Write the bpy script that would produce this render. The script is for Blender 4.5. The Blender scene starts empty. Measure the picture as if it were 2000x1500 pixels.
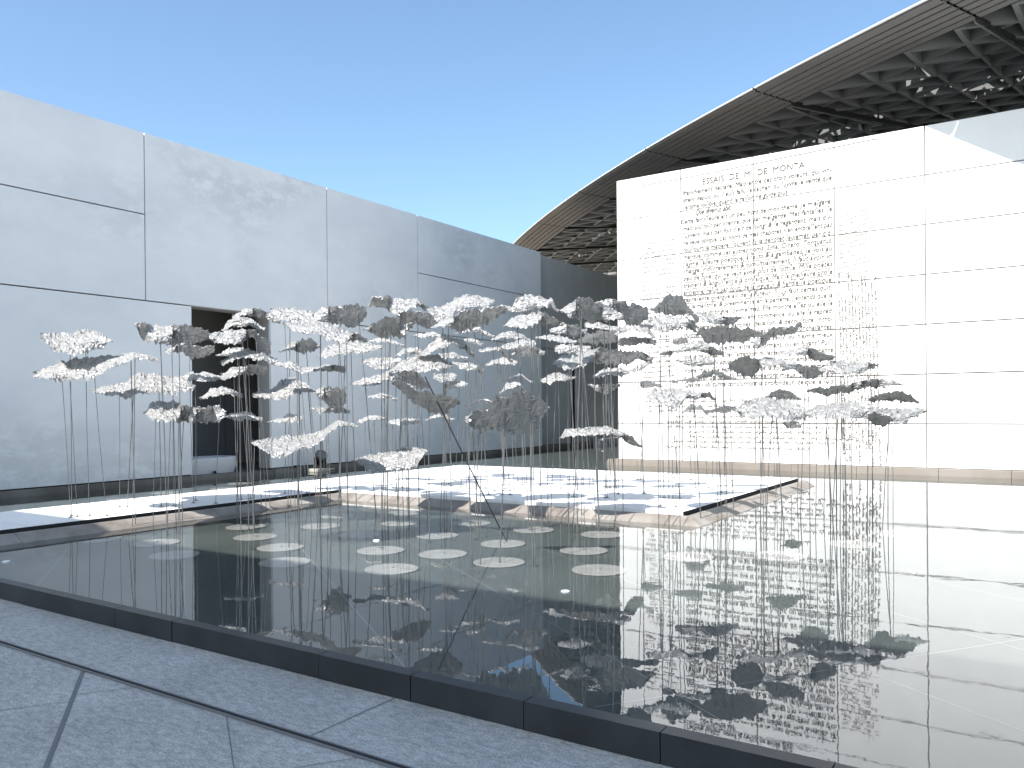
import bpy, math, random
from mathutils import Vector, Matrix, noise
sc = bpy.context.scene
COL = sc.collection
R = math.radians
V = Vector

# ------------------------------------------------------------------ camera
F, CX, CY, CAMH = 1589.0, 979.6, 805.6, 1.47
YAW, PIT, ROL = R(33.846), R(-0.196), R(-0.50)
fw0 = V((-math.sin(YAW), math.cos(YAW), 0)); r0 = V((math.cos(YAW), math.sin(YAW), 0)); u0 = V((0, 0, 1))
fw = fw0*math.cos(PIT) + u0*math.sin(PIT); up = u0*math.cos(PIT) - fw0*math.sin(PIT)
rt = r0*math.cos(ROL) + up*math.sin(ROL); uu = up*math.cos(ROL) - r0*math.sin(ROL)
EYE = V((0, 0, CAMH))
cam = bpy.data.cameras.new('camera'); co = bpy.data.objects.new('camera', cam); COL.objects.link(co)
co.matrix_world = Matrix(((rt.x, uu.x, -fw.x, EYE.x), (rt.y, uu.y, -fw.y, EYE.y), (rt.z, uu.z, -fw.z, EYE.z), (0, 0, 0, 1)))
cam.sensor_width = 36; cam.lens = F/2000*36
cam.shift_x = (1000-CX)/2000; cam.shift_y = (CY-750)/2000
cam.clip_start = 0.05; cam.clip_end = 3000
sc.camera = co

def at(x, y, d):            # survey point of the photograph at depth d metres along the view axis
    return EYE + (fw*F + rt*(x-CX) - uu*(y-CY))*(d/F)
def onz(x, y, z):
    q = fw*F + rt*(x-CX) - uu*(y-CY); return EYE + q*((z-CAMH)/q.z)

# ------------------------------------------------------------------ mesh builder
class MB:
    def __init__(s): s.v = []; s.f = []; s.m = []
    def add(s, vs, fs, mi=0):
        n = len(s.v); s.v += [tuple(p) for p in vs]; s.f += [tuple(i+n for i in f) for f in fs]; s.m += [mi]*len(fs)
    def quad(s, a, b, c, d, mi=0): s.add([a, b, c, d], [(0, 1, 2, 3)], mi)
    def box(s, x0, x1, y0, y1, z0, z1, mi=0):
        s.add([(x0,y0,z0),(x1,y0,z0),(x1,y1,z0),(x0,y1,z0),(x0,y0,z1),(x1,y0,z1),(x1,y1,z1),(x0,y1,z1)],
              [(0,3,2,1),(4,5,6,7),(0,1,5,4),(1,2,6,5),(2,3,7,6),(3,0,4,7)], mi)
    def beam(s, p, q, w, h, upv=V((0,0,1)), mi=0):
        p, q = V(p), V(q); d = (q-p)
        if d.length < 1e-6: return
        d.normalize(); a = d.cross(upv)
        if a.length < 1e-4: a = d.cross(V((1,0,0)))
        a.normalize(); b = a.cross(d); a *= w/2; b *= h/2
        s.add([p-a-b,p+a-b,p+a+b,p-a+b,q-a-b,q+a-b,q+a+b,q-a+b], [(0,1,2,3),(7,6,5,4),(0,4,5,1),(1,5,6,2),(2,6,7,3),(3,7,4,0)], mi)
    def tube(s, pts, r, n=6, mi=0, cap=True):
        rings = []; pts = [V(p) for p in pts]
        for i, p in enumerate(pts):
            d = (pts[min(i+1, len(pts)-1)] - pts[max(i-1, 0)]).normalized()
            a = d.cross(V((1,0,0)) if abs(d.x) < .9 else V((0,1,0))).normalized(); b = d.cross(a)
            rr = r[i] if isinstance(r, (list, tuple)) else r
            rings.append([p + a*math.cos(2*math.pi*k/n)*rr + b*math.sin(2*math.pi*k/n)*rr for k in range(n)])
        vs = [v for g in rings for v in g]
        fs = [(i*n+k, i*n+(k+1) % n, (i+1)*n+(k+1) % n, (i+1)*n+k) for i in range(len(pts)-1) for k in range(n)]
        if cap: fs += [tuple(range(n))[::-1], tuple((len(pts)-1)*n+k for k in range(n))]
        s.add(vs, fs, mi)
    def lathe(s, prof, cx, cy, n=32, mi=0, sy=1.0):   # prof: (radius, z)
        vs = [(cx+r*math.cos(2*math.pi*k/n), cy+sy*r*math.sin(2*math.pi*k/n), z) for r, z in prof for k in range(n)]
        fs = [(i*n+k, i*n+(k+1) % n, (i+1)*n+(k+1) % n, (i+1)*n+k) for i in range(len(prof)-1) for k in range(n)]
        fs += [tuple(range(n))[::-1], tuple((len(prof)-1)*n+k for k in range(n))]
        s.add(vs, fs, mi)
    def build(s, name, mat, parent=None, smooth=False, loc=None):
        me = bpy.data.meshes.new(name)
        o = bpy.data.objects.new(name, me); COL.objects.link(o)
        off = V(loc) if loc else V((0,0,0))
        if parent is not None:
            o.parent = parent; off = parent.location.copy()
        else: o.location = off
        me.from_pydata([(x-off.x, y-off.y, z-off.z) for x, y, z in s.v], [], s.f)
        for m in (mat if isinstance(mat, (list, tuple)) else [mat]): me.materials.append(m)
        me.polygons.foreach_set('material_index', s.m)
        if smooth: me.polygons.foreach_set('use_smooth', [True]*len(s.f))
        me.update(); return o

def tag(o, label=None, cat=None, group=None, kind=None):
    for k, v in (('label', label), ('category', cat), ('group', group), ('kind', kind)):
        if v: o[k] = v
    return o
def empty(name, loc, label, cat, group=None):
    o = bpy.data.objects.new(name, None); COL.objects.link(o); o.location = loc; o.empty_display_size = .1
    return tag(o, label, cat, group)

# ------------------------------------------------------------------ materials
def mat(name, base, rough=.7, var=0.0, vscale=3, bump=0.0, bscale=40, bdist=.01, metal=0, dark=None, stretch=None, spec=.3):
    m = bpy.data.materials.new(name); m.use_nodes = True; nt = m.node_tree; N = nt.nodes; L = nt.links
    b = N['Principled BSDF']; b.inputs['Roughness'].default_value = rough; b.inputs['Metallic'].default_value = metal
    b.inputs['Specular IOR Level'].default_value = spec
    tc = N.new('ShaderNodeTexCoord'); src = tc.outputs['Object']
    if stretch:
        mp = N.new('ShaderNodeMapping'); mp.inputs['Scale'].default_value = stretch; L.new(src, mp.inputs['Vector']); src = mp.outputs[0]
    c = V(base)
    if var:
        n = N.new('ShaderNodeTexNoise'); n.inputs['Scale'].default_value = vscale; n.inputs['Detail'].default_value = 8; n.inputs['Roughness'].default_value = .62
        L.new(src, n.inputs['Vector'])
        rp = N.new('ShaderNodeValToRGB'); rp.color_ramp.elements[0].position = .34; rp.color_ramp.elements[1].position = .66
        d = V(dark) if dark else c*(1-var)
        rp.color_ramp.elements[0].color = (*d, 1); rp.color_ramp.elements[1].color = (*c, 1)
        L.new(n.outputs['Fac'], rp.inputs['Fac']); L.new(rp.outputs['Color'], b.inputs['Base Color'])
    else: b.inputs['Base Color'].default_value = (*base, 1)
    if bump:
        n2 = N.new('ShaderNodeTexNoise'); n2.inputs['Scale'].default_value = bscale; n2.inputs['Detail'].default_value = 6
        L.new(src, n2.inputs['Vector'])
        bp = N.new('ShaderNodeBump'); bp.inputs['Strength'].default_value = bump; bp.inputs['Distance'].default_value = bdist
        L.new(n2.outputs['Fac'], bp.inputs['Height']); L.new(bp.outputs['Normal'], b.inputs['Normal'])
    return m

M = {}
M['plaster'] = mat('plaster', (.80,.80,.79), .85, 1, .55, .15, 25, .004, dark=(.69,.70,.71), stretch=(1,.7,1.2))
M['text_stone'] = mat('text_stone', (.80,.79,.77), .85, .05, 1.5, .1, 30, .003)
M['letter_shade'] = mat('letter_shade', (.10,.082,.068), .9)  # engraving shadow put into the colour of the raised letters
M['scribble'] = mat('scribble', (.20,.17,.15), .9)
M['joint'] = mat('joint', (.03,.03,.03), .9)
M['shade_plaster'] = mat('shade_plaster', (.37,.355,.335), .85, .12, 1.2)  # darker plaster copy: shade of room and recesses is in the colour
M['passage_shade_plaster'] = mat('passage_shade_plaster', (.52,.52,.52), .85, .12, 1.2)  # plaster toned down, dome shade painted into the colour
M['ledge'] = mat('ledge', (.25,.225,.198), .55, 1, 1.3, .1, 20, .003, dark=(.19,.16,.135), stretch=(.5,1,1))
M['kerb_stone'] = mat('kerb_stone', (.275,.258,.236), .6, 1, 1.9, .1, 30, .003, dark=(.14,.12,.105))
M['dark_kerb'] = mat('dark_kerb', (.036,.038,.041), .35, .45, 2.2, .15, 30, .004)
M['wet_ledge'] = mat('wet_ledge', (.20,.19,.17), .5, 1, .5, dark=(.07,.068,.06))
M['platform'] = mat('platform', (.80,.80,.79), .75, .10, 1.2, .1, 30, .002)
M['rod'] = mat('rod', (.15,.15,.15), .4, metal=.5)
M['disc'] = mat('disc', (.42,.41,.395), .6, .3, 6)
M['dome_metal'] = mat('dome_metal', (.185,.178,.172), .65, .12, .6, metal=.1, stretch=(1,1,1))
M['dome_groove'] = mat('dome_groove', (.02,.02,.02), .8)
M['dome_frame'] = mat('dome_frame', (.27,.28,.285), .5, .15, .8, metal=.2)
M['dome_skin'] = mat('dome_skin', (.14,.14,.14), .7)
M['dome_lip'] = mat('dome_lip', (.8,.8,.8), .4)
M['black'] = mat('black_plastic', (.015,.015,.018), .3)
M['lens'] = mat('lens_glass', (.03,.035,.04), .08)
M['tub'] = mat('tub_grp', (.60,.61,.62), .6, .06, 4)
M['pale_plate'] = mat('pale_plate', (.45,.43,.37), .7, .2, 8)
M['float'] = mat('float_white', (.85,.86,.86), .5)

# paving: bluish-grey flamed granite
def weather(m, lo=.80):      # scuffed, washed patches on the big plaster panels
    nt = m.node_tree; N = nt.nodes; L = nt.links; b = N['Principled BSDF']; src = b.inputs['Base Color'].links[0].from_socket
    tc = N.new('ShaderNodeTexCoord')
    def nz(scale, st, det):
        mp = N.new('ShaderNodeMapping'); mp.inputs['Scale'].default_value = st; mp.inputs['Location'].default_value = (3,1.7,.4); L.new(tc.outputs['Object'], mp.inputs[0])
        n = N.new('ShaderNodeTexNoise'); n.inputs['Scale'].default_value = scale; n.inputs['Detail'].default_value = det; n.inputs['Roughness'].default_value = .7; L.new(mp.outputs[0], n.inputs['Vector']); return n.outputs['Fac']
    def rg(v, a, c, x, y):
        q = N.new('ShaderNodeMapRange'); q.inputs['From Min'].default_value = a; q.inputs['From Max'].default_value = c; q.inputs['To Min'].default_value = x; q.inputs['To Max'].default_value = y; L.new(v, q.inputs[0]); return q.outputs[0]
    mask = rg(nz(.38, (1,.6,1), 2), .48, .66, 0, 1); fine = rg(nz(2.6, (1,.8,1.6), 9), .46, .60, lo, 1.03)
    mx = N.new('ShaderNodeMix'); mx.data_type = 'FLOAT'; L.new(mask, mx.inputs['Factor']); mx.inputs['A'].default_value = 1; L.new(fine, mx.inputs['B'])
    vm = N.new('ShaderNodeVectorMath'); vm.operation = 'SCALE'; L.new(src, vm.inputs[0]); L.new(mx.outputs['Result'], vm.inputs['Scale']); L.new(vm.outputs['Vector'], b.inputs['Base Color'])
weather(M['plaster'], .87)
def paving_mat():
    m = bpy.data.materials.new('paving_stone'); m.use_nodes = True; nt = m.node_tree; N = nt.nodes; L = nt.links
    b = N['Principled BSDF']; b.inputs['Roughness'].default_value = .62
    tc = N.new('ShaderNodeTexCoord')
    def nz(scale, det, st=(1,1,1), rot=0):
        mp = N.new('ShaderNodeMapping'); mp.inputs['Scale'].default_value = st; mp.inputs['Rotation'].default_value = (0,0,rot); L.new(tc.outputs['Object'], mp.inputs[0])
        n = N.new('ShaderNodeTexNoise'); n.inputs['Scale'].default_value = scale; n.inputs['Detail'].default_value = det; n.inputs['Roughness'].default_value = .65
        L.new(mp.outputs[0], n.inputs['Vector']); return n.outputs['Fac']
    big = nz(.9, 4); fine = nz(85, 5); mid = nz(16, 6, (1,2.2,1), .3)
    r1 = N.new('ShaderNodeValToRGB'); r1.color_ramp.elements[0].position=.3; r1.color_ramp.elements[1].position=.7
    r1.color_ramp.elements[0].color=(.35,.345,.325,1); r1.color_ramp.elements[1].color=(.50,.49,.46,1); L.new(big, r1.inputs[0])
    r2 = N.new('ShaderNodeValToRGB'); r2.color_ramp.elements[0].position=.35; r2.color_ramp.elements[1].position=.68
    r2.color_ramp.elements[0].color=(.50,.50,.50,1); r2.color_ramp.elements[1].color=(1.45,1.45,1.47,1); L.new(fine, r2.inputs[0])
    mx = N.new('ShaderNodeMix'); mx.data_type='RGBA'; mx.blend_type='MULTIPLY'; mx.inputs['Factor'].default_value=.75
    L.new(r1.outputs[0], mx.inputs['A']); L.new(r2.outputs[0], mx.inputs['B'])
    r3 = N.new('ShaderNodeValToRGB'); r3.color_ramp.elements[0].position=.36; r3.color_ramp.elements[1].position=.64
    r3.color_ramp.elements[0].color=(.72,.72,.72,1); r3.color_ramp.elements[1].color=(1.12,1.12,1.12,1); L.new(mid, r3.inputs[0])
    m2 = N.new('ShaderNodeMix'); m2.data_type='RGBA'; m2.blend_type='MULTIPLY'; m2.inputs['Factor'].default_value=1
    L.new(mx.outputs['Result'], m2.inputs['A']); L.new(r3.outputs[0], m2.inputs['B']); L.new(m2.outputs['Result'], b.inputs['Base Color'])
    ad = N.new('ShaderNodeMath'); ad.operation='ADD'; L.new(fine, ad.inputs[0]); L.new(mid, ad.inputs[1])
    bp = N.new('ShaderNodeBump'); bp.inputs['Strength'].default_value=.45; bp.inputs['Distance'].default_value=.006
    L.new(ad.outputs[0], bp.inputs['Height']); L.new(bp.outputs[0], b.inputs['Normal'])
    return m
M['paving'] = paving_mat()

def bottom_mat():
    m = mat('pool_floor', (.10,.115,.11), .8, 1, .5, 0, dark=(.06,.073,.072)); return m
M['bottom'] = bottom_mat()

def water_mat():
    m = bpy.data.materials.new('water_surface'); m.use_nodes = True; nt = m.node_tree; N = nt.nodes; L = nt.links
    N.remove(N['Principled BSDF']); out = N['Material Output']
    tc = N.new('ShaderNodeTexCoord')
    def nz(scale, det, st):
        mp = N.new('ShaderNodeMapping'); mp.inputs['Scale'].default_value = st; L.new(tc.outputs['Object'], mp.inputs[0])
        n = N.new('ShaderNodeTexNoise'); n.inputs['Scale'].default_value = scale; n.inputs['Detail'].default_value = det; n.inputs['Roughness'].default_value=.5
        L.new(mp.outputs[0], n.inputs['Vector']); return n.outputs['Fac']
    a = nz(WAVE[0], 2, (1,1,1)); c = nz(WAVE[1], 3, (1,1,1)); patch = nz(.35, 2, (1,1,1))
    rp = N.new('ShaderNodeMapRange'); rp.inputs['From Min'].default_value=.4; rp.inputs['From Max'].default_value=.65; rp.inputs['To Min'].default_value=.25; rp.inputs['To Max'].default_value=1.3; L.new(patch, rp.inputs[0])
    mc = N.new('ShaderNodeMath'); mc.operation='MULTIPLY'; L.new(c, mc.inputs[0]); L.new(rp.outputs[0], mc.inputs[1])
    m2 = N.new('ShaderNodeMath'); m2.operation='MULTIPLY'; m2.inputs[1].default_value=WAVE[3]; L.new(mc.outputs[0], m2.inputs[0])
    ad = N.new('ShaderNodeMath'); ad.operation='ADD'; L.new(a, ad.inputs[0]); L.new(m2.outputs[0], ad.inputs[1])
    bp = N.new('ShaderNodeBump'); bp.inputs['Strength'].default_value=1; bp.inputs['Distance'].default_value=WAVE[2]; L.new(ad.outputs[0], bp.inputs['Height'])
    geo = N.new('ShaderNodeNewGeometry'); dt = N.new('ShaderNodeVectorMath'); dt.operation='DOT_PRODUCT'; L.new(geo.outputs['Incoming'], dt.inputs[0]); L.new(bp.outputs[0], dt.inputs[1])
    def mth(op, a_, b_=None):
        q = N.new('ShaderNodeMath'); q.operation = op; q.use_clamp = op in ('ADD',)
        for i_, z_ in enumerate((a_, b_)):
            if z_ is None: continue
            if isinstance(z_, (int, float)): q.inputs[i_].default_value = z_
            else: L.new(z_, q.inputs[i_])
        return q.outputs[0]
    fr_o = mth('ADD', mth('MULTIPLY', mth('POWER', mth('SUBTRACT', 1.0, mth('ABSOLUTE', dt.outputs['Value'])), 3.6), .68), .055)
    gl = N.new('ShaderNodeBsdfGlossy'); gl.inputs['Roughness'].default_value=0.0; gl.inputs['Color'].default_value=(.90,.91,.92,1); L.new(bp.outputs[0], gl.inputs['Normal'])
    tr = N.new('ShaderNodeBsdfTransparent'); tr.inputs['Color'].default_value=(.83,.845,.835,1)
    mx = N.new('ShaderNodeMixShader'); L.new(fr_o, mx.inputs[0]); L.new(tr.outputs[0], mx.inputs[1]); L.new(gl.outputs[0], mx.inputs[2])
    L.new(mx.outputs[0], out.inputs['Surface']); return m
WAVE = (3.0, 22.0, .0006, .17)
M['water'] = water_mat()

def sheet_mat():
    m = bpy.data.materials.new('crumpled_foil'); m.use_nodes = True; nt = m.node_tree; N = nt.nodes; L = nt.links
    N.remove(N['Principled BSDF']); out = N['Material Output']
    tc = N.new('ShaderNodeTexCoord')
    v = N.new('ShaderNodeTexNoise'); v.noise_type='RIDGED_MULTIFRACTAL'; v.inputs['Scale'].default_value=11; v.inputs['Detail'].default_value=4; v.inputs['Roughness'].default_value=.6; v.inputs['Distortion'].default_value=.6; mp = N.new('ShaderNodeMapping'); mp.inputs['Rotation'].default_value=(0,0,.75); mp.inputs['Scale'].default_value=(.55,1.7,2.2); L.new(tc.outputs['Object'], mp.inputs[0]); L.new(mp.outputs[0], v.inputs['Vector'])
    bp = N.new('ShaderNodeBump'); bp.inputs['Strength'].default_value=1; bp.inputs['Distance'].default_value=-.045; L.new(v.outputs['Fac'], bp.inputs['Height'])
    d = N.new('ShaderNodeBsdfDiffuse'); d.inputs['Color'].default_value=(*SHEET[0],1); L.new(bp.outputs[0], d.inputs['Normal'])
    t = N.new('ShaderNodeBsdfTranslucent'); t.inputs['Color'].default_value=(*SHEET[1],1)
    g = N.new('ShaderNodeBsdfGlossy'); g.inputs['Color'].default_value=(.6,.6,.6,1); g.inputs['Roughness'].default_value=.38; L.new(bp.outputs[0], g.inputs['Normal'])
    m1 = N.new('ShaderNodeMixShader'); m1.inputs[0].default_value=.26; L.new(d.outputs[0], m1.inputs[1]); L.new(t.outputs[0], m1.inputs[2])
    m2 = N.new('ShaderNodeMixShader'); m2.inputs[0].default_value=.18; L.new(m1.outputs[0], m2.inputs[1]); L.new(g.outputs[0], m2.inputs[2])
    L.new(m2.outputs[0], out.inputs['Surface']); return m
SHEET = ((.30,.298,.292), (.30,.30,.29))
M['sheet'] = sheet_mat()

# ------------------------------------------------------------------ light
EL, SXT = 50.0, 0.05          # sun elevation; light travels towards +Y and a little towards +X
sun = bpy.data.lights.new('sun', 'SUN'); so = bpy.data.objects.new('sun', sun); COL.objects.link(so)
sun.energy = 5.0; sun.angle = R(.53); sun.color = (1.0, .965, .92)
ray = V((SXT, 1, -math.tan(R(EL))*math.hypot(1, SXT))).normalized()
so.rotation_euler = ray.to_track_quat('-Z', 'Y').to_euler()
w = bpy.data.worlds.new('World'); sc.world = w; w.use_nodes = True
WN = w.node_tree.nodes; WL = w.node_tree.links
sky = WN.new('ShaderNodeTexSky'); sky.sky_type = 'NISHITA'; sky.sun_disc = False
sky.sun_elevation = R(EL)
tosun = -ray
sky.sun_rotation = math.atan2(tosun.x, tosun.y)
sky.air_density = 1.0; sky.dust_density = 1.7; sky.ozone_density = 1.1
wb = WN.new('ShaderNodeMix'); wb.data_type = 'RGBA'; wb.blend_type = 'MULTIPLY'; wb.inputs['Factor'].default_value = 1; wb.inputs['B'].default_value = (.88, 1.0, 1.03, 1)
WL.new(sky.outputs[0], wb.inputs['A']); WL.new(wb.outputs['Result'], WN['Background'].inputs['Color']); WN['Background'].inputs['Strength'].default_value = .12
sc.view_settings.view_transform = 'Standard'; sc.view_settings.look = 'None'
sc.view_settings.gamma = 1; sc.view_settings.exposure = 1.06
sc.cycles.max_bounces = 8; sc.cycles.transparent_max_bounces = 16; sc.cycles.caustics_reflective = False; sc.cycles.caustics_refractive = False
sc.cycles.use_denoising = True
HOLE = .13
# zoom frames of the survey: origin x, origin y, scale
ZF = {1: (0, 550, 4), 2: (400, 550, 4), 3: (800, 550, 4), 4: (1150, 550, 5), 5: (1450, 600, 5)}
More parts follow.
